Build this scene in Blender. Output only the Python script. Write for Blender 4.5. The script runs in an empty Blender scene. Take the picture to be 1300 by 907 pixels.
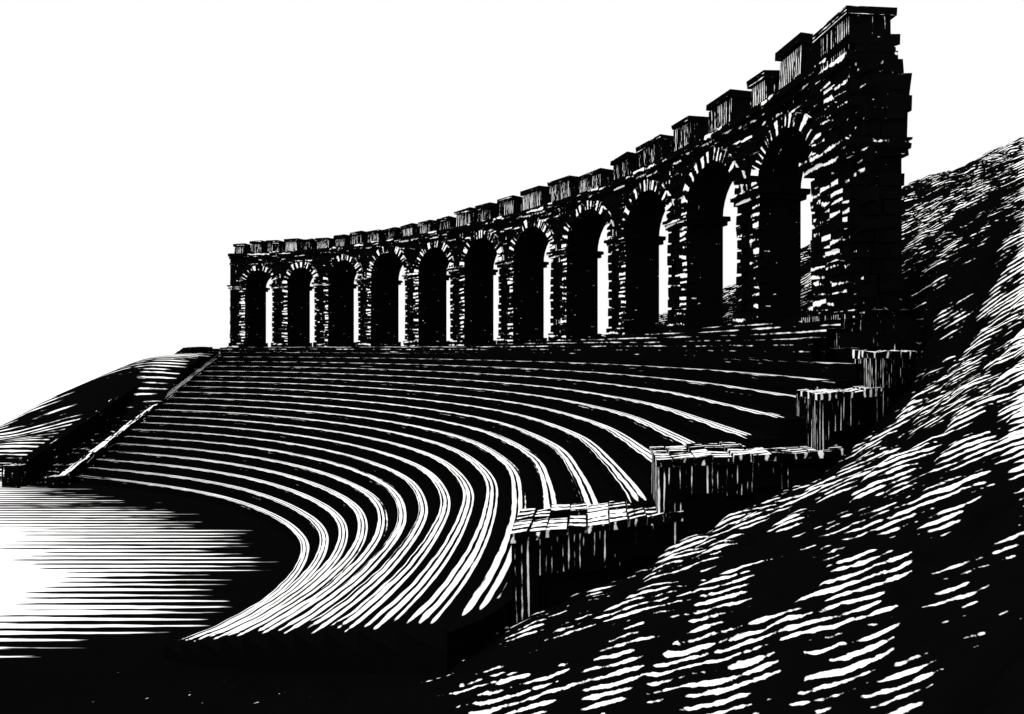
import bpy, math, random
import numpy as np
from mathutils import Vector
random.seed(7); rng=np.random.RandomState(5)
scene=bpy.context.scene
scene.view_settings.view_transform='Standard'
scene.view_settings.look='None'
scene.view_settings.exposure=0

# ---------------------------------------------------------------- world / light
w=bpy.data.worlds.new("World"); scene.world=w; w.use_nodes=True
bg=w.node_tree.nodes["Background"]
bg.inputs[0].default_value=(1,1,1,1); bg.inputs[1].default_value=1.0
sd=bpy.data.lights.new("sun","SUN"); sd.energy=2.6; sd.angle=math.radians(0.5); sd.color=(1,0.985,0.96)
so=bpy.data.objects.new("sun",sd); scene.collection.objects.link(so)
so.rotation_euler=Vector((0.42,0.45,-0.9)).to_track_quat('-Z','Y').to_euler()

# ---------------------------------------------------------------- material
def ink_mat(name,freq=4.0,wob=0.35,wscale=(0.5,0.5),nscale=(0.8,5.0),k=2.2,sharp=0.08,white=0.88,black=0.0015):
    m=bpy.data.materials.new(name); m.use_nodes=True
    nt=m.node_tree; N=nt.nodes; L=nt.links; N.clear()
    def math_(op,a,b=None):
        n=N.new('ShaderNodeMath'); n.operation=op
        for i,x in enumerate((a,b)):
            if x is None: continue
            if isinstance(x,(int,float)): n.inputs[i].default_value=x
            else: L.new(x,n.inputs[i])
        return n.outputs[0]
    uv=N.new('ShaderNodeUVMap'); uv.uv_map='UVMap'
    sep=N.new('ShaderNodeSeparateXYZ'); L.new(uv.outputs[0],sep.inputs[0])
    def noise(sc,det,off=0):
        c=N.new('ShaderNodeCombineXYZ')
        L.new(math_('MULTIPLY',sep.outputs[0],sc[0]),c.inputs[0])
        L.new(math_('MULTIPLY',sep.outputs[1],sc[1]),c.inputs[1])
        c.inputs[2].default_value=off
        n=N.new('ShaderNodeTexNoise'); n.inputs['Scale'].default_value=1.0
        n.inputs['Detail'].default_value=det
        L.new(c.outputs[0],n.inputs['Vector']); return n.outputs[0]
    n1=noise(wscale,2.0,3.3); n2=noise(nscale,3.0,8.1); n3=noise((nscale[0]*6,nscale[1]*2.5),2.0,1.7)
    ph=math_('ADD',math_('MULTIPLY',sep.outputs[1],freq),math_('MULTIPLY',n1,wob*6))
    S=math_('ADD',math_('MULTIPLY',math_('SINE',math_('MULTIPLY',ph,6.28318)),0.5),0.5)
    S=math_('ADD',S,math_('MULTIPLY',math_('SUBTRACT',n2,0.5),k))
    S=math_('ADD',S,math_('MULTIPLY',math_('SUBTRACT',n3,0.5),k*0.45))
    at=N.new('ShaderNodeAttribute'); at.attribute_name='ink'  # hatch density per surface: drawn lights and darks go into the colour
    d=math_('SUBTRACT',S,at.outputs['Fac'])
    mr=N.new('ShaderNodeMapRange'); L.new(d,mr.inputs[0])
    mr.inputs[1].default_value=-sharp; mr.inputs[2].default_value=sharp
    mx=N.new('ShaderNodeMix'); mx.data_type='RGBA'
    L.new(mr.outputs[0],mx.inputs[0])
    mx.inputs[6].default_value=(black,black,black,1); mx.inputs[7].default_value=(white,white,white,1)
    b=N.new('ShaderNodeBsdfPrincipled'); b.inputs['Roughness'].default_value=1.0
    b.inputs['Specular IOR Level'].default_value=0.0
    L.new(mx.outputs[2],b.inputs['Base Color'])
    o=N.new('ShaderNodeOutputMaterial'); L.new(b.outputs[0],o.inputs[0])
    return m
M_STONE=ink_mat("engraved_stone",freq=3.2,wob=0.25,nscale=(1.3,3.0),k=2.6)
M_SEAT=ink_mat("engraved_seat_stone",freq=5.0,wob=0.10,wscale=(0.12,0.6),nscale=(0.3,4.0),k=1.3)
M_FLOOR=ink_mat("engraved_arena_floor",freq=1.75,wob=0.03,wscale=(0.05,0.3),nscale=(0.12,3.2),k=1.5)
M_HILL=ink_mat("engraved_hillside",freq=1.0,wob=0.16,wscale=(0.8,0.2),nscale=(2.2,0.75),k=2.4)
M_LHILL=ink_mat("engraved_far_hill",freq=1.0,wob=0.2,wscale=(0.1,0.3),nscale=(0.2,1.6),k=1.8)
M_HATCH=ink_mat("engraved_hatch",freq=8.0,wob=0.10,wscale=(0.8,0.4),nscale=(0.7,7.0),k=2.0)

def white_mat(name):
    m=bpy.data.materials.new(name); m.use_nodes=True
    b=m.node_tree.nodes['Principled BSDF']; b.inputs['Roughness'].default_value=1
    b.inputs['Specular IOR Level'].default_value=0
    n=m.node_tree.nodes.new('ShaderNodeTexNoise'); n.inputs['Scale'].default_value=.3
    r=m.node_tree.nodes.new('ShaderNodeValToRGB')
    r.color_ramp.elements[0].color=(.9,.9,.9,1); r.color_ramp.elements[1].color=(.93,.93,.93,1)
    m.node_tree.links.new(n.outputs[0],r.inputs[0]); m.node_tree.links.new(r.outputs[0],b.inputs['Base Color'])
    return m
M_GROUND=white_mat("pale_ground")

# ---------------------------------------------------------------- mesh builder
class MB:
    def __init__(s): s.v=[];s.f=[];s.uv=[];s.ink=[];s.m=[]
    def add(s,pts,uv,ink,mat=0):
        b=len(s.v); s.v+= [tuple(p) for p in pts]
        n=len(pts); s.f.append(tuple(range(b,b+n)))
        s.uv+=list(uv)
        s.ink+= list(ink) if hasattr(ink,'__len__') else [ink]*n
        s.m.append(mat)
    def box(s,c,inks,mat=0,vert=False):
        off=(random.uniform(0,60),random.uniform(0,60))
        A=lambda i,j,k:Vector(c[i][j][k])
        la=(A(1,0,0)-A(0,0,0)).length; ld=(A(0,1,0)-A(0,0,0)).length; lh=(A(0,0,1)-A(0,0,0)).length
        def put(p,U,V,ink,sw):
            uv=[(0,0),(U,0),(U,V),(0,V)]
            if sw: uv=[(b,a) for a,b in uv]
            uv=[(a+off[0],b+off[1]) for a,b in uv]
            s.add(p,uv,ink,mat)
        put([A(0,0,0),A(1,0,0),A(1,0,1),A(0,0,1)],la,lh,inks[0],vert)
        put([A(1,1,0),A(0,1,0),A(0,1,1),A(1,1,1)],la,lh,inks[1],vert)
        put([A(0,1,0),A(0,0,0),A(0,0,1),A(0,1,1)],ld,lh,inks[2],vert)
        put([A(1,0,0),A(1,1,0),A(1,1,1),A(1,0,1)],ld,lh,inks[3],vert)
        put([A(0,0,1),A(1,0,1),A(1,1,1),A(0,1,1)],la,ld,inks[4],False)
        put([A(0,1,0),A(1,1,0),A(1,0,0),A(0,0,0)],la,ld,inks[5],False)
    def obj(s,name,mats,parent=None):
        me=bpy.data.meshes.new(name); me.from_pydata(s.v,[],s.f)
        for m in mats: me.materials.append(m)
        me.polygons.foreach_set('material_index',s.m)
        u=me.uv_layers.new(name='UVMap'); u.data.foreach_set('uv',np.array(s.uv,dtype=np.float32).ravel())
        a=me.attributes.new('ink','FLOAT','CORNER'); a.data.foreach_set('value',np.array(s.ink,dtype=np.float32))
        me.update()
        o=bpy.data.objects.new(name,me); scene.collection.objects.link(o)
        if parent: o.parent=parent
        return o
def empty(name):
    o=bpy.data.objects.new(name,None); scene.collection.objects.link(o); return o
def lerp(a,b,t): return a+(b-a)*t
def jit(x): return random.uniform(-x,x)
def inside(px,py,P):
    res=np.zeros(px.shape,bool); m=len(P); j=m-1
    for i in range(m):
        xi,yi=P[i];xj,yj=P[j]
        c=((yi>py)!=(yj>py))&(px<(xj-xi)*(py-yi)/(yj-yi+1e-12)+xi)
        res^=c; j=i
    return res

# ---------------------------------------------------------------- cavea plan curves
OC=np.array([(-27.5,69.2),(-18.5,66.7),(-10,60),(-2.9,53),(2.5,45.5),(6.4,38.3),(8.6,31),(9.9,25.7),(10.2,20.9),(10.6,14.5),(10.8,8),(10.8,1.5),(10.2,-6),(8,-14)],float)
IC=np.array([(-29.5,47.6),(-24,45.2),(-18,41.8),(-13.8,38),(-11.0,34.5),(-9.3,31.4),(-8.6,28.6),(-8.4,26.3),(-8.5,24.3),(-8.9,22.6),(-9.6,21.1),(-10.8,19.6),(-12.8,18.0),(-15.5,16.3)],float)
TM=len(OC)-1
def cat(P,t):
    n=len(P)-1; i=int(min(max(math.floor(t),0),n-1)); f=t-i
    p1=P[i];p2=P[i+1]; p0=P[i-1] if i>0 else 2*p1-p2; p3=P[i+2] if i+2<=n else 2*p2-p1
    return 0.5*((2*p1)+(-p0+p2)*f+(2*p0-5*p1+4*p2-p3)*f*f+(-p0+3*p1-3*p2+p3)*f**3)
TT=np.arange(-3,TM+3.001,.02)
def table(P):
    def ex(t):
        if t<0: return cat(P,0)+(cat(P,.3)-cat(P,0))/.3*t
        if t>TM: return cat(P,TM)+(cat(P,TM)-cat(P,TM-.3))/.3*(t-TM)
        return cat(P,t)
    A=np.array([ex(t) for t in TT])
    kk=np.exp(-0.5*(np.arange(-75,76)*.02/.45)**2); kk/=kk.sum()
    return np.stack([np.convolve(np.pad(A[:,c],75,'edge'),kk,'valid') for c in (0,1)],1)
TO=table(OC); TI=table(IC)
def look(T,t): return np.array([np.interp(t,TT,T[:,0]),np.interp(t,TT,T[:,1])])
def plan(s,t): return lerp(look(TO,t),look(TI,t),s)
H=9.0; NR=22
# ruined near end of the cavea: rows stop where they meet this line
CUT=np.array([(30,21.8),(10.9,20.0),(10.2,19.7),(9.0,18.2),(6.9,16.45),(3.15,15.05),(0.35,13.6),(-.15,12.3),(-.9,11.2),(-5.5,16.2),(-10.0,20.5),(-14,21.5),(-60,21.5),(-60,-60),(30,-60)],float)
_tt=np.arange(7,TM,.01)
_O=np.stack([np.interp(_tt,TT,TO[:,c]) for c in (0,1)],1); _I=np.stack([np.interp(_tt,TT,TI[:,c]) for c in (0,1)],1)
_ct={}
def tcut(s):
    s=round(float(s),4)
    if s not in _ct:
        P=_O+(_I-_O)*s; m=inside(P[:,0],P[:,1],CUT); i=int(np.argmax(m)) if m.any() else len(_tt)-1
        _ct[s]=float(_tt[i])
    return _ct[s]

# ---------------------------------------------------------------- seating
mb=MB(); NS=300
for k in range(NR):
    s0=k/NR; s1=(k+1)/NR; z=-H*k/NR; z1=-H*(k+1)/NR
    cols=[]; u=random.uniform(0,50); ulist=[]; frl=[]
    ph=random.uniform(0,9); uu=0
    tc0=tcut(s0)
    for i in range(NS+1):
        tau=i/NS; row=[]
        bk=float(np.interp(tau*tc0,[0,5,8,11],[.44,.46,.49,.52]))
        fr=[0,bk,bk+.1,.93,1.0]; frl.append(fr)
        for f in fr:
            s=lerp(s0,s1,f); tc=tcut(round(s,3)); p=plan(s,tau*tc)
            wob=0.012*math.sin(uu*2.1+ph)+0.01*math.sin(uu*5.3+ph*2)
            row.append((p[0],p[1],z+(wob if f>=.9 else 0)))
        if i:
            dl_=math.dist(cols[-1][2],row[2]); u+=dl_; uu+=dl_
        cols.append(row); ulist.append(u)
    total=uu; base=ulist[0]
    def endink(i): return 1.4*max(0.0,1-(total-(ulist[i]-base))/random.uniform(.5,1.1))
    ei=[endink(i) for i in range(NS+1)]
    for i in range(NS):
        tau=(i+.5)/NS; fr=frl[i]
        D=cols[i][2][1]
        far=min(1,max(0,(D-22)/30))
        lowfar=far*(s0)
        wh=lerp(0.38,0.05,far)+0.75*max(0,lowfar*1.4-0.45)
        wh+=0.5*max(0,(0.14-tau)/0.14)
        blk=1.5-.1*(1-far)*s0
        inkv=[blk,blk-.05,wh,wh-.1,wh-.2]  # back of tread inked black as shade, inner edge left light
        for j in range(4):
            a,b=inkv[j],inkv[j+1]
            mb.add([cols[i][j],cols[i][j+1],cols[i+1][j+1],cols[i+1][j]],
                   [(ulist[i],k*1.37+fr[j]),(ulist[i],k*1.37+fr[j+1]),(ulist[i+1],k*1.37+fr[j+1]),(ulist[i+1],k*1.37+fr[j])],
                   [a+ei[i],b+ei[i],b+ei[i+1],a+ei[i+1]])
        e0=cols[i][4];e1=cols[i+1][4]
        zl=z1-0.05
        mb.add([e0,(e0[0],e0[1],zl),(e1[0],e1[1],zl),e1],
               [(ulist[i],k*1.37+1),(ulist[i],k*1.37+1.9),(ulist[i+1],k*1.37+1.9),(ulist[i+1],k*1.37+1)],[1.15,1.5,1.5,1.15])  # riser shade inked in, deepest at its foot
    for idx in (0,NS):
        a=cols[idx][0]; b=cols[idx][4]
        mb.add([a,b,(b[0],b[1],z-2.2),(a[0],a[1],z-2.2)],[(0,0),(1,0),(1,2),(0,2)],1.6)
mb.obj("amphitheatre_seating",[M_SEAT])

# ---------------------------------------------------------------- arcade wall
ts=np.linspace(0,8.0,900); C=np.array([look(TO,t) for t in ts])
cum=np.concatenate([[0],np.cumsum(np.hypot(*np.diff(C,axis=0).T))]); LEN=cum[-1]
def wall_pt(a,o,z):
    aa=min(max(a,0),LEN)
    x=np.interp(aa,cum,C[:,0]); y=np.interp(aa,cum,C[:,1])
    e=.4; a0=max(aa-e,0);a1=min(aa+e,LEN)
    tx=np.interp(a1,cum,C[:,0])-np.interp(a0,cum,C[:,0]); ty=np.interp(a1,cum,C[:,1])-np.interp(a0,cum,C[:,1])
    l=math.hypot(tx,ty); tx/=l;ty/=l
    x+=tx*(a-aa); y+=ty*(a-aa)
    return (x-ty*o, y+tx*o, z)
def thick(a): return float(np.interp(a/LEN,[0,.5,.8,1],[3.4,2.6,1.75,1.4]))
imx=650+900*C[:,0]/C[:,1]
px=[303,357,410,465,525,583,645,712,787,864,955,1058]
pa=[float(np.interp(x,imx,cum)) for x in px]
pw=[.8]+[.85]*9+[.8]+[1.0]
TOP=9.1; SPR=6.0
def podh(a): return float(np.interp(a/LEN,[0,.45,.75,1],[0.05,.15,.7,1.1]))
wall=empty("roman_arcade_wall")
mb=MB()
def wbox(m,a0,a1,o0,o1,z0,z1,inks,mat=0,vert=False,j=0.0,taper=0):  # inks per face: tops drawn as lit, sides and backs as shaded
    c=[[[None,None],[None,None]],[[None,None],[None,None]]]
    for i,a in enumerate((a0,a1)):
        for jj,o in enumerate((o0,o1)):
            for k,z in enumerate((z0,z1)):
                sg=(1 if i==0 else -1)*taper*k
                c[i][jj][k]=wall_pt(a+jit(j)+sg,o+jit(j)*.6,z+jit(j))
    m.box(c,inks,mat,vert)
def column(a0,a1,b0,b1,t0=TOP,t1=TOP):
    T0=thick(a0);T1=thick(a1)
    f=[wall_pt(a0,0,b0),wall_pt(a1,0,b1),wall_pt(a1,0,t1),wall_pt(a0,0,t0)]
    b=[wall_pt(a0,T0,b0),wall_pt(a1,T1,b1),wall_pt(a1,T1,t1),wall_pt(a0,T0,t0)]
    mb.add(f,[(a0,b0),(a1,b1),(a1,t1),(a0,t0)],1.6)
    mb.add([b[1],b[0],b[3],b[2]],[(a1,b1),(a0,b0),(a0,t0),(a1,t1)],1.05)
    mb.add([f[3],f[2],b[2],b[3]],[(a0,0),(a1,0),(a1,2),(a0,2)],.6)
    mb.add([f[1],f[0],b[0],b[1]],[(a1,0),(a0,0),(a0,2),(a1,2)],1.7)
def jamb(a,z0,z1,inv):
    T=thick(a); p=[wall_pt(a,0,z0),wall_pt(a,T,z0),wall_pt(a,T,z1),wall_pt(a,0,z1)]
    mb.add(p if inv else p[::-1],[(0,z0),(T,z0),(T,z1),(0,z1)],1.6)  # dark jamb: shade of the opening drawn in ink
arches=[]
for i in range(12):
    a0=pa[i]-pw[i]; a1=pa[i]+pw[i]
    if i==0: a0=0
    n=3
    for q in range(n):
        column(lerp(a0,a1,q/n),lerp(a0,a1,(q+1)/n),-1.0,-1.0)
    jamb(a0,-1,TOP if i==0 else SPR+.01,False); jamb(a1,-1,SPR+.01 if i<11 else TOP,True)
    if i<11:
        e=pa[i+1]-pw[i+1]; cc=(a1+e)/2; r=(e-a1)/2; arches.append((cc,r))
        for q in range(16):
            t0=math.pi*(1-q/16);t1=math.pi*(1-(q+1)/16)
            column(cc+r*math.cos(t0),cc+r*math.cos(t1),SPR+r*.95*math.sin(t0),SPR+r*.95*math.sin(t1))
wall_core=mb.obj("wall_core",[M_STONE],wall)

mb=MB()
def blocked(a,z,m=0.0):
    for cc,r in arches:
        if abs(a-cc)<r+m:
            if z<SPR: return True
        if (a-cc)**2+((z-SPR)/.95)**2<(r+m)**2 and z>=SPR-.2: return True
    return False
z=0.1
while z<TOP-.25:
    h=random.uniform(.36,.5)
    a=random.uniform(0,.4)
    while a<LEN-.2:
        l=random.uniform(.5,1.05); mid=a+l/2
        mg=.35 if z>SPR-.3 else .02
        if not(blocked(a+.05,z+h/2,mg) or blocked(a+l-.05,z+h/2,mg) or blocked(mid,z+h*.5,mg)):
            ik=random.choice([1.9,1.8,1.7,1.6,1.45,1.3,1.1])
            pr=random.uniform(.03,.16)
            wbox(mb,a+.03,a+l-.03,-pr,.1,z+.02,z+h-.03,(ik,1.6,1.6,1.6,.7,1.5),0,random.random()<.3,.025)
        a+=l
    z+=h
for i in range(12):
    for side in (-1,1):
        z=podh(pa[i])+.5; n=0
        while z<SPR-.45:
            h=random.uniform(.42,.58); wd=.6 if n%2 else .4
            ed=pa[i]+side*(pw[i]+.02)
            a0,a1=(ed-wd,ed) if side>0 else (ed,ed+wd)
            ik=random.choice([.5,.65,.8,.95,1.1]) if side>0 else random.choice([1.3,1.5,1.7])  # lit and shaded pier edges drawn by ink, light on one side only
            wbox(mb,a0,a1,-random.uniform(.17,.24),.35,z+.05,min(z+h,SPR-.3)-.05,(ik,1.5,1.5,1.5,.4,1.5),0,False,.03)
            z+=h; n+=1
for cc,r in arches:
    nv=13
    for q in range(nv):
        g=.045
        t0=math.pi*(1-q/nv)-g; t1=math.pi*(1-(q+1)/nv)+g
        ra=r*0.985; rb=r+random.uniform(.42,.58)
        pr=-random.uniform(.2,.3)
        c=[[[None]*2 for _ in range(2)] for _ in range(2)]
        for ii,t in enumerate((t0,t1)):
            for jj,o in enumerate((pr,.3)):
                for kk,rr in enumerate((ra,rb)):
                    c[ii][jj][kk]=wall_pt(cc+rr*math.cos(t)+jit(.02),o,SPR+.03+rr*.95*math.sin(t)+jit(.02))
        mb.box(c,(random.choice([.3,.5,.7,.9,1.2]),1.5,1.5,1.5,.7,1.5),0,True)
mb.obj("facing_stones",[M_STONE],wall)

mb=MB()
for i in range(12):
    T=thick(pa[i]); a0=pa[i]-pw[i];a1=pa[i]+pw[i]
    if i==11: T=1.0
    for (z0,z1,e) in ((SPR-.32,SPR-.12,.14),(SPR-.12,SPR+.1,.24)):
        wbox(mb,a0-e,a1+e,-.12-e,T+e,z0,z1-.004,(.9,1.3,1.6,1.6,.3,1.6),0,False,.02)
    p=podh(pa[i])
    wbox(mb,a0-.12,a1+.12,-.3,T+.15,p-.3,p+.45,(1.0,1.3,1.5,1.5,.4,1.5),0,False,.02)
a=0
while a<LEN-.2:
    l=random.uniform(.8,1.5); b=min(a+l,LEN)
    T=thick(a)
    if b>LEN-3.0: T=.75
    wbox(mb,a+.01,b-.01,-.22,T+.22,TOP-.45,TOP-.2,(random.choice([1,1.2,1.5]),1.4,1.5,1.5,.4,1.4),0,False,.025)
    wbox(mb,a+.01,b-.01,-.38,T+.38,TOP-.195,TOP+.08,(random.choice([.7,1,1.3,1.5]),1.4,1.5,1.5,.2,1.4),0,False,.03)
    wbox(mb,a+.01,b-.01,-.15,.1,TOP-1.0,TOP-.8,(random.choice([1,1.2,1.5]),1.5,1.5,1.5,.5,1.4),0,False,.025)
    a=b
mb.obj("cornice_and_imposts",[M_STONE],wall)

# merlons
mb=MB()
mx=[(298,312),(318,334),(340,356),(362,380),(386,398),(403,420),(426,440),(446,462),(467,484),(489,505),(511,527),(533,550),(556,574),(580,600),(606,626),(634,656),(664,690),(698,728),(737,768),(780,803),(812,846),(858,882),(902,936),(957,978),(992,1026)]
for n,(x0,x1) in enumerate(mx):
    a0=float(np.interp(x0,imx,cum)); a1=float(np.interp(x1,imx,cum))
    sh=.07*(a1-a0); a0+=sh; a1-=sh
    hh=random.uniform(1.1,1.5) if n>12 else random.uniform(1.0,1.25)
    if n==24: hh=1.5
    T=min(1.1,thick(a0))
    wbox(mb,a0,a1,-.15,T,TOP+.06,TOP+hh-.28,(random.choice([.85,.95,1.1]),1.3,1.45,1.35,.3,1.5),0,True,.06)
    wbox(mb,a0-.08,a1+.08,-.28,T+.1,TOP+hh-.28,TOP+hh,(1.2,1.4,1.45,1.4,.1,1.5),0,False,.07)
mb.obj("merlons",[M_HATCH],wall)

# end tower
mb=MB()
A=LEN-.45
def tb(a0,a1,o0,o1,z0,z1,ik=(1.3,1.6,1.5,1.5,.1,1.5),mat=0,vert=False,j=.04,taper=0): wbox(mb,a0,a1,o0,o1,z0,z1,ik,mat,vert,j,taper)
tb(A-1.9,A+.25,-.25,1.3,-1,5.75)
tb(A-2.15,A+.45,-.5,1.36,5.6,5.85,(.8,1.5,1.4,1.35,.2,1.4))
tb(A-2.3,A+.6,-.6,1.4,5.85,6.1,(.9,1.5,1.4,1.2,.2,1.4))
tb(A-1.9,A+.35,-.25,1.42,6.1,7.0,j=.06)
tb(A-1.8,A+.42,-.3,1.55,7.0,7.5,j=.09)
tb(A-1.8,A+.42,-.3,1.5,7.5,8.0,j=.09)
tb(A-1.9,A+.3,-.3,1.2,8.0,8.4)
tb(A-2.0,A+.4,-.4,1.1,8.4,8.7,(.9,1.4,1.4,1.2,.2,1.4))
tb(A-1.4,A+.3,-.35,.95,8.7,9.75,(.95,1.4,1.3,1.3,.2,1.4),1,True)
tb(A-1.55,A+.42,-.48,1.08,9.75,10.0,(.9,1.4,1.3,1.25,.1,1.4),1,False)
z=.2
while z<8.2:
    h=random.uniform(.38,.55)
    if not (5.2<z+h/2<6.2):
        a=A-1.9
        while a<A+.2:
            l=random.uniform(.45,.95)
            tb(a+.03,min(a+l,A+.33)-.03,-.25-random.uniform(.05,.16),0,z+.02,z+h-.03,(random.choice([.7,.9,1.1,1.3,1.5]),1.5,1.5,1.4,.3,1.5),0,False,.03)
            a+=l
        o=-.2
        while o<1.1:
            l=random.uniform(.5,.9)
            tb(A+.1,A+.33+random.uniform(.03,.12),o+.03,min(o+l,1.33)-.03,z+.02,z+h-.03,(1.3,1.5,1.5,random.choice([1.3,1.5,1.7]),.9,1.5),0,False,.03)  # end face inked darker than the inner face, as its shaded side
            o+=l
    z+=h
tb(A-2.3,A+.7,-.8,1.35,-.9,.45,(1.0,1.4,1.4,1.35,.1,1.4),1,True)
tb(A-2.1,A+.55,-.6,1.3,.45,.95,(1.1,1.4,1.4,1.35,.1,1.4),1,True)
c=[[[None]*2 for _ in range(2)] for _ in range(2)]
for ii,a in enumerate((A-1.2,A+.5)):
    for jj,(o,zt) in enumerate(((.6,1.35),(2.3,.45))):
        c[ii][jj][0]=wall_pt(a,o,-1.5); c[ii][jj][1]=wall_pt(a,o,zt)
mb.box(c,(1.3,1.3,1.3,1.3,.9,1.3),1)
mb.obj("end_tower",[M_STONE,M_HATCH],wall)

# podium steps + foundation
mb=MB()
n=90
for q in range(n):
    a0=LEN*q/n;a1=LEN*(q+1)/n
    if q==n-1: a1+=.2
    for st in range(4):
        p0=podh(a0)*(1-st/4)+.02; p1=podh(a1)*(1-st/4)+.02
        o=-.35-st*.42
        f=[wall_pt(a0,o,-.9),wall_pt(a1,o,-.9),wall_pt(a1,o,p1),wall_pt(a0,o,p0)]
        u0,u1=a0*1.6+st*9,a1*1.6+st*9
        b0=(p0+.9);b1=(p1+.9)
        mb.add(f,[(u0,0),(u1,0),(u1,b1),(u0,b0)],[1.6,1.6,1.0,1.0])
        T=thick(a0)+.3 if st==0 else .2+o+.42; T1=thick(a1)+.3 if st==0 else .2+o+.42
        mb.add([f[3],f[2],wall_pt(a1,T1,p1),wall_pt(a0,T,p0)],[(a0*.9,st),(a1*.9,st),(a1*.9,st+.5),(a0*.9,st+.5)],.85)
    T=thick(a0)+.3;T1=thick(a1)+.3
    mb.add([wall_pt(a1,T1,-9.5),wall_pt(a0,T,-9.5),wall_pt(a0,T,podh(a0)),wall_pt(a1,T1,podh(a1))],[(a1,-9),(a0,-9),(a0,0),(a1,0)],1.1)
T=thick(0)+.3
mb.add([wall_pt(0,-.3,-9.5),wall_pt(0,T,-9.5),wall_pt(0,T,.05),wall_pt(0,-.3,.05)],[(0,0),(3,0),(3,9),(0,9)],1.2)
mb.obj("podium_steps",[M_SEAT],wall)

# ---------------------------------------------------------------- far stair with parapets
stair=empty("stone_staircase")
mb=MB()
top=np.array([-27.3,70.0]); bot=np.array([-29.5,46.2])
d=(bot-top)/np.linalg.norm(bot-top); nn=np.array([d[1],-d[0]])
if nn[0]>0: nn=-nn
def sp(f,o,z): p=top+(bot-top)*f+nn*o; return (p[0],p[1],z)
def sbox(f0,f1,o0,o1,z0,z1a,z1b,inks,mat=0,vert=False,j=0.0):
    c=[[[None]*2 for _ in range(2)] for _ in range(2)]
    for ii,(f,zt) in enumerate(((f0,z1a),(f1,z1b))):
        for jj,o in enumerate((o0,o1)):
            c[ii][jj][0]=sp(f,o,z0); c[ii][jj][1]=sp(f+jit(j)*.03,o+jit(j),zt+jit(j))
    mb.box(c,inks,mat,vert)
ns=34
for q in range(ns):
    zt=-9.0*(q+.3)/ns
    sbox(q/ns,(q+1)/ns,0.3,2.3,-9.2,zt,zt,(1.5,1.5,1.5,1.4,random.choice([1.0,1.25,1.5]),1.5),0,False,.03)
for q in range(30):
    f0=q/30;f1=(q+1)/30
    sbox(f0+.001,f1-.001,-.15,.3,-9.2,-9*f0+.5,-9*f1+.5,(random.choice([1.1,1.5]),1.5,1.5,1.4,random.choice([-.3,.1,.6]),1.5),0,False,.06)
    sbox(f0+.001,f1-.001,2.3,3.1,-9.2,min(.1,-9*f0+1.5),min(.1,-9*f1+1.5),(1.6,1.5,1.5,1.7,random.choice([1.4,1.6,1.7]),1.5),0,False,.04)
sbox(.99,1.03,2.2,3.4,-9.2,-7.6,-7.6,(1.4,1.4,1.4,1.4,.8,1.3),0,True,.03)
sbox(.99,1.02,-.3,.5,-9.2,-8.3,-8.3,(1.4,1.4,1.4,1.4,.5,1.3),0,True,.03)
mb.obj("steps_and_parapets",[M_STONE],stair)

# ---------------------------------------------------------------- near stepped parapet
par=empty("stone_parapet_wall")
mb=MB()
segs=[((0.05,12.9),(3.25,14.45),-3.35,1.6),((3.0,14.4),(7.1,15.75),-2.25,1.6),((6.75,15.7),(9.1,17.5),-1.0,1.5),((8.9,17.5),(10.75,18.9),-.1,1.2)]
for si,(p,q,zt,th) in enumerate(segs):
    p=np.array(p);q=np.array(q); L_=np.linalg.norm(q-p); dd=(q-p)/L_; nb=np.array([.12,.99])
    def pp(a,o,z): r=p+dd*a+nb*o; return (r[0],r[1],z)
    def pbox(a0,a1,o0,o1,z0,z1,inks,vert=False,j=0.,mat=0):
        c=[[[None]*2 for _ in range(2)] for _ in range(2)]
        for ii,a in enumerate((a0,a1)):
            for jj,o in enumerate((o0,o1)):
                for kk,z in enumerate((z0,z1)): c[ii][jj][kk]=pp(a+jit(j),o+jit(j),z+jit(j))
        mb.box(c,inks,mat,vert)
    pbox(0,L_,0,th,zt-5,zt-.2,(1.6,1.4,1.0,1.4,1,1.4),True,0,1)
    pbox(-.05,.5,-.1,th+.05,zt-3,zt-.16,(1.0,1.3,1.0,1.3,.5,1.3),True,.01,1)
    a=.51
    while a<L_-.05:
        l=random.uniform(.6,1.1); l=min(l,L_-a)
        pbox(a+.006,a+l-.006,-.05-random.uniform(0,.02),.1,zt-random.uniform(.7,.95),zt-.16,(lerp(1.05,1.35,min(1,a/L_*1.3)),1.3,1.0,1.3,.3,1.3),True,.008,1)
        a+=l
    a=-.1
    while a<L_:
        l=random.uniform(.35,.6)
        pbox(a+.02,a+l-.02,-.16,th*.5+jit(.1),zt-.16,zt+random.uniform(-.02,.03),(1.0,1.3,.9,1.3,random.choice([.2,.45,.7,.9]),1.3),True,.025,0)
        pbox(a+.02,a+l-.02,th*.56+jit(.08),th+.1,zt-.16,zt+random.uniform(-.02,.05),(1.3,1.3,.9,1.3,random.choice([.3,.6,.9,1.1]),1.3),True,.025,0)
        a+=l
mb.obj("stepped_walls",[M_STONE,M_HATCH],par)

# ---------------------------------------------------------------- ground and arena floor
me=bpy.data.meshes.new("ground"); R=3000
me.from_pydata([(-R,-R,-9.03),(R,-R,-9.03),(R,R,-9.03),(-R,R,-9.03)],[],[(0,1,2,3)])
me.materials.append(M_GROUND); go=bpy.data.objects.new("ground",me); scene.collection.objects.link(go)

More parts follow.
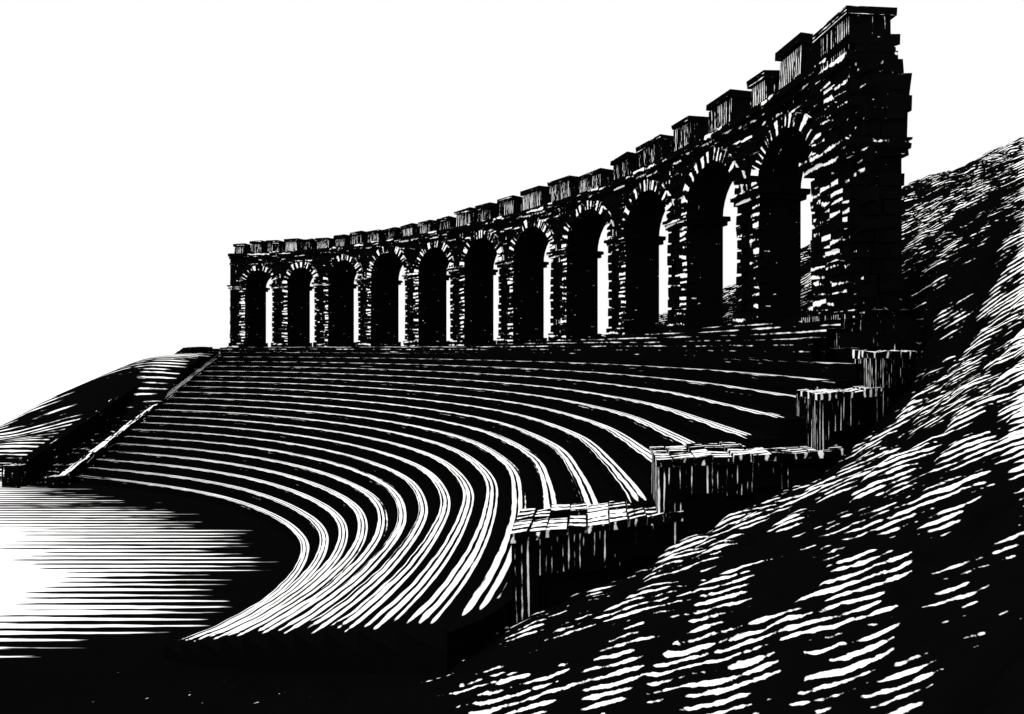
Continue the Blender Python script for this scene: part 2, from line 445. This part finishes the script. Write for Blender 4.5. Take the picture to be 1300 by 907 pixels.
inner=np.array([look(TI,t) for t in np.linspace(0,TM,340)])
ext=[inner[-1]+(inner[-1]-inner[-8])*j for j in range(1,30)]
inn=np.vstack([inner,np.array(ext)])
def grid_obj(name,X,Y,Z,INK,UVu,UVv,mat,keep=None,smooth=True):
    ny,nx=X.shape
    idx=np.arange(nx*ny).reshape(ny,nx)
    q=np.stack([idx[:-1,:-1],idx[:-1,1:],idx[1:,1:],idx[1:,:-1]],-1).reshape(-1,4)
    if keep is not None:
        kf=keep.ravel()[q].any(1); q=q[kf]
    me=bpy.data.meshes.new(name)
    me.from_pydata(np.stack([X.ravel(),Y.ravel(),Z.ravel()],1).tolist(),[],q.tolist())
    me.materials.append(mat)
    u=me.uv_layers.new(name='UVMap'); uvs=np.stack([UVu.ravel(),UVv.ravel()],1)[q.ravel()]
    u.data.foreach_set('uv',uvs.astype(np.float32).ravel())
    a=me.attributes.new('ink','FLOAT','POINT'); a.data.foreach_set('value',INK.ravel().astype(np.float32))
    if smooth: me.polygons.foreach_set('use_smooth',[True]*len(me.polygons))
    me.update()
    o=bpy.data.objects.new(name,me); scene.collection.objects.link(o); return o
def vnoise(x,y,seed=0):
    r=np.random.RandomState(seed).rand(256,256)
    xi=np.floor(x).astype(int);yi=np.floor(y).astype(int);fx=x-xi;fy=y-yi
    fx=fx*fx*(3-2*fx);fy=fy*fy*(3-2*fy)
    g=lambda a,b:r[b%256,a%256]
    return (g(xi,yi)*(1-fx)+g(xi+1,yi)*fx)*(1-fy)+(g(xi,yi+1)*(1-fx)+g(xi+1,yi+1)*fx)*fy
X,Y=np.meshgrid(np.linspace(-50,-7,173),np.linspace(8,50,169))
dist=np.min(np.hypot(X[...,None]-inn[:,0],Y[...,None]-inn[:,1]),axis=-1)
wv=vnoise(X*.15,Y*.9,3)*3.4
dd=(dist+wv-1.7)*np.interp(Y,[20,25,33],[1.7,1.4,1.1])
INK=np.interp(dd,[0,2.0,4.6,8,11,14],[1.7,1.2,.85,.5,.15,-1.0])  # shade inked into the floor, solid by the seats, thinning outward
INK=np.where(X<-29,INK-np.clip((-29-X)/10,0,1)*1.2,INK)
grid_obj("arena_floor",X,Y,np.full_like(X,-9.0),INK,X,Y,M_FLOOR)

# ---------------------------------------------------------------- right hillside
cp=np.array([
(.4,12.3,-4.75),(1.6,12.9,-4.5),(3.0,13.6,-4.15),(4.8,14.2,-3.4),(6.5,14.7,-2.9),(8.2,15.8,-2.0),(9.3,16.6,-1.4),(11.2,18.3,-.6),
(4.9,7,-2.6),(6.3,9,-1.6),(9.1,13,-.3),(14,20,2.3),(22.8,32,8.6),(22.6,38,9.0),
(3.1,9,-3.5),(3.2,8.2,-3.4),(1.6,9.8,-3.95),
(0,9.6,-4.96),(2.9,7.5,-3.9),(4.3,6,-3.1),(0,3,-4.2),(6,2,-2.6),
(-.9,11.1,-5.15),(-3.3,13.6,-6.3),(-5.5,16.0,-7.35),(-8,18.2,-8.3),(-10.2,20.3,-8.98),(-3,11,-6.0),(-6.5,14.2,-7.3),(-11,18,-8.75),(-16,20.8,-8.97),(-22,20.8,-8.97),(-30,20.8,-8.97),(-16,16,-8.6),(-28,12,-8.4),(-8,8,-7.0),(-20,4,-7.6),(-10,2,-7),
(12.3,20,.0),(12.6,24,1.0),(13,30,.9),(11.3,38,.5),(7.5,47,.0),(1.5,57,-.6),(-7,66,-1.2),(-14,71,-1.8),
(16,26,4.0),(16,34,4.4),(14.5,42,3.5),(12,50,2.2),(6,58,.6),
(30,40,10.3),(40,50,11),(40,25,10.5),(30,60,6),(20,60,3.0),(12,9,1.2),(20,18,5.2),(20,6,3),(40,8,7),(10,78,-3),(-14,80,-4),(30,78,3),(21,46,6.5)],float)
n=len(cp)
def phi(r): return np.where(r>1e-9,r*r*np.log(np.maximum(r,1e-9)),0)
Rm=np.hypot(cp[:,0][:,None]-cp[:,0],cp[:,1][:,None]-cp[:,1])
Am=np.zeros((n+3,n+3)); Am[:n,:n]=phi(Rm)+np.eye(n)*.3
Am[:n,n]=1;Am[:n,n+1:]=cp[:,:2];Am[n,:n]=1;Am[n+1:,:n]=cp[:,:2].T
sol=np.linalg.solve(Am,np.concatenate([cp[:,2],[0,0,0]]))
xs=np.concatenate([np.linspace(-32,-6,100)[:-1],np.linspace(-6,45,520)]); ys=3*(80/3)**(np.linspace(0,1,480))
X,Y=np.meshgrid(xs,ys)
Z=sol[n]+sol[n+1]*X+sol[n+2]*Y
for i in range(n): Z+=sol[i]*phi(np.hypot(X-cp[i,0],Y-cp[i,1]))
poly=[tuple(plan(1,t)) for t in np.linspace(0,tcut(1),70)]
poly+=[tuple(plan(s,tcut(s))) for s in np.linspace(1,0,120)]
poly+=[wall_pt(a,thick(a)*.9,0)[:2] for a in np.linspace(LEN,0,80)]
poly=np.array(poly)
arena=np.array([tuple(plan(.97,t)) for t in np.linspace(0,tcut(1),70)]+[(-60,21.3),(-60,47)])
def pdist(px,py,P):
    dm=np.full(px.shape,1e9)
    for i in range(len(P)):
        a=P[i-1];b=P[i];ab=b-a;l=ab@ab+1e-12
        t=np.clip(((px-a[0])*ab[0]+(py-a[1])*ab[1])/l,0,1)
        dm=np.minimum(dm,np.hypot(px-a[0]-t*ab[0],py-a[1]-t*ab[1]))
    return dm
ins=inside(X,Y,poly); pd=pdist(X,Y,poly)
deep=(ins&(pd>.3))|inside(X,Y,arena)|((X<-13)&(Y>30))
def domes(x,y,seed):
    r=np.random.RandomState(seed); JX=r.rand(128,128);JY=r.rand(128,128);HH=r.rand(128,128)
    xi=np.floor(x).astype(int);yi=np.floor(y).astype(int)
    best=np.zeros_like(x)
    for dx in (-1,0,1):
        for dy in (-1,0,1):
            cx=xi+dx;cy=yi+dy
            jx=cx+.15+.7*JX[cy%128,cx%128];jy=cy+.15+.7*JY[cy%128,cx%128];h=.5+.5*HH[cy%128,cx%128]
            d2=((x-jx)**2+(y-jy)**2)/(.75**2)
            best=np.maximum(best,h*np.sqrt(np.clip(1-d2,0,1)))
    return best
lx=X*.95+.5*vnoise(X*.5,Y*.5,31); ly=(Y*1.3-.4*X)+.8*vnoise(X*.6,Y*.6,33)
d1=domes(lx,ly,3)
dm_=domes(X*.5+3,Y*.7-.15*X,5)
d2_=domes(X*.24,Y*.36,8)
wn=np.interp(Y,[13,18],[1,0]); wf=np.interp(Y,[20,28],[0,1]); wm=1-wn-wf
bump=d1*wn+(dm_*.7+d1*.3)*wm+(d2_*.6+dm_*.4)*wf
b2=vnoise(X*2.6,Y*4.2,12); b3=vnoise(X*6,Y*9,15)
edgeclr=np.clip(pd/1.0,0,1)
inkpoly=np.array([(-1.6,12.0),(-6,16.6),(-10.5,21.6),(-50,21.6),(-50,-5),(7,-5),(5.2,6.2),(6.0,7.6),(7.0,9.1),(9.9,13.1),(15.0,20),(24.2,32.2),(36,46),(48,75),(-14,85),(-16,72),(0,50),(8,30),(9,19),(3,15),(-1.3,12.8)],float)
ii=inside(X,Y,inkpoly)|inside(X,Y,CUT)&(X<6); di=pdist(X,Y,inkpoly)*np.where(ii,1,-1)
inkmask=np.clip(di+.5,0,1)
big=vnoise(X*.22,Y*.22,14)
amp=np.interp(Y,[6,12,18,30],[.3,.42,.65,1.2])*np.clip((X+9)/6,0,1)
Z=Z+((bump-.45)*amp+(b2-.5)*np.interp(Y,[8,30],[.1,.4])*np.clip((X+9)/6,0,1)+(b3-.5)*.06)*edgeclr*inkmask + (big-.5)*np.interp(Y,[10,30],[0,1.0])*edgeclr*(X>-12)
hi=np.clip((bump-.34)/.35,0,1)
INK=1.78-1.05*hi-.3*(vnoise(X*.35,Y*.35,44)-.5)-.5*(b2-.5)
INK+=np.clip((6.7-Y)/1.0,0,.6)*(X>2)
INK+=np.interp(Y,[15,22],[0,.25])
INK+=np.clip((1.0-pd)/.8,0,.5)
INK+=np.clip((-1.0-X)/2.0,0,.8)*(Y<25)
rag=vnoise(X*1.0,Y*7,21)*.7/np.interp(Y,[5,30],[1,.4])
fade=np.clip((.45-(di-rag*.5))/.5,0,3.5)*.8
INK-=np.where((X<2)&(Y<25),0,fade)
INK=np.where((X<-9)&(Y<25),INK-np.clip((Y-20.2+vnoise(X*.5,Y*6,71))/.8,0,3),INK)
VV=30*np.sqrt(Y)+4.2*Z+2.2*bump*np.interp(Y,[10,30],[1,.5])+.8*b2
keep=(~deep)&(Z>-9.6)
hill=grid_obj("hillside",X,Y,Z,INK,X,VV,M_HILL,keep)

# ---------------------------------------------------------------- far hill at left
X,Y=np.meshgrid(np.linspace(-75,-5,180),np.linspace(40,92,110))
Z=-9.3+8.8*np.exp(-((X+28.5)**2)/(2*11.0**2)-((Y-65)**2)/(2*8.0**2))
Z+=(vnoise(X*.18,Y*.25,5)-.5)*1.1*np.clip((Z+9.3)/3,0,1)
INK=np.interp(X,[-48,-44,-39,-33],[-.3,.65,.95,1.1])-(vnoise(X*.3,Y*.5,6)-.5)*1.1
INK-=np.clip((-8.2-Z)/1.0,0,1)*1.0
dl=inside(X,Y,poly)|inside(X,Y,arena)
grid_obj("hill",X,Y,Z,INK,X,Y*1.9,M_LHILL,(~dl)&(Z>-9.25))

# ---------------------------------------------------------------- camera
cd=bpy.data.cameras.new("camera"); co=bpy.data.objects.new("camera",cd); scene.collection.objects.link(co)
cd.sensor_width=36; cd.lens=36*900/1300; cd.clip_end=6000; cd.shift_y=-11.5/1300
co.location=(0,0,0); co.rotation_euler=(math.radians(90),0,0)
scene.camera=co
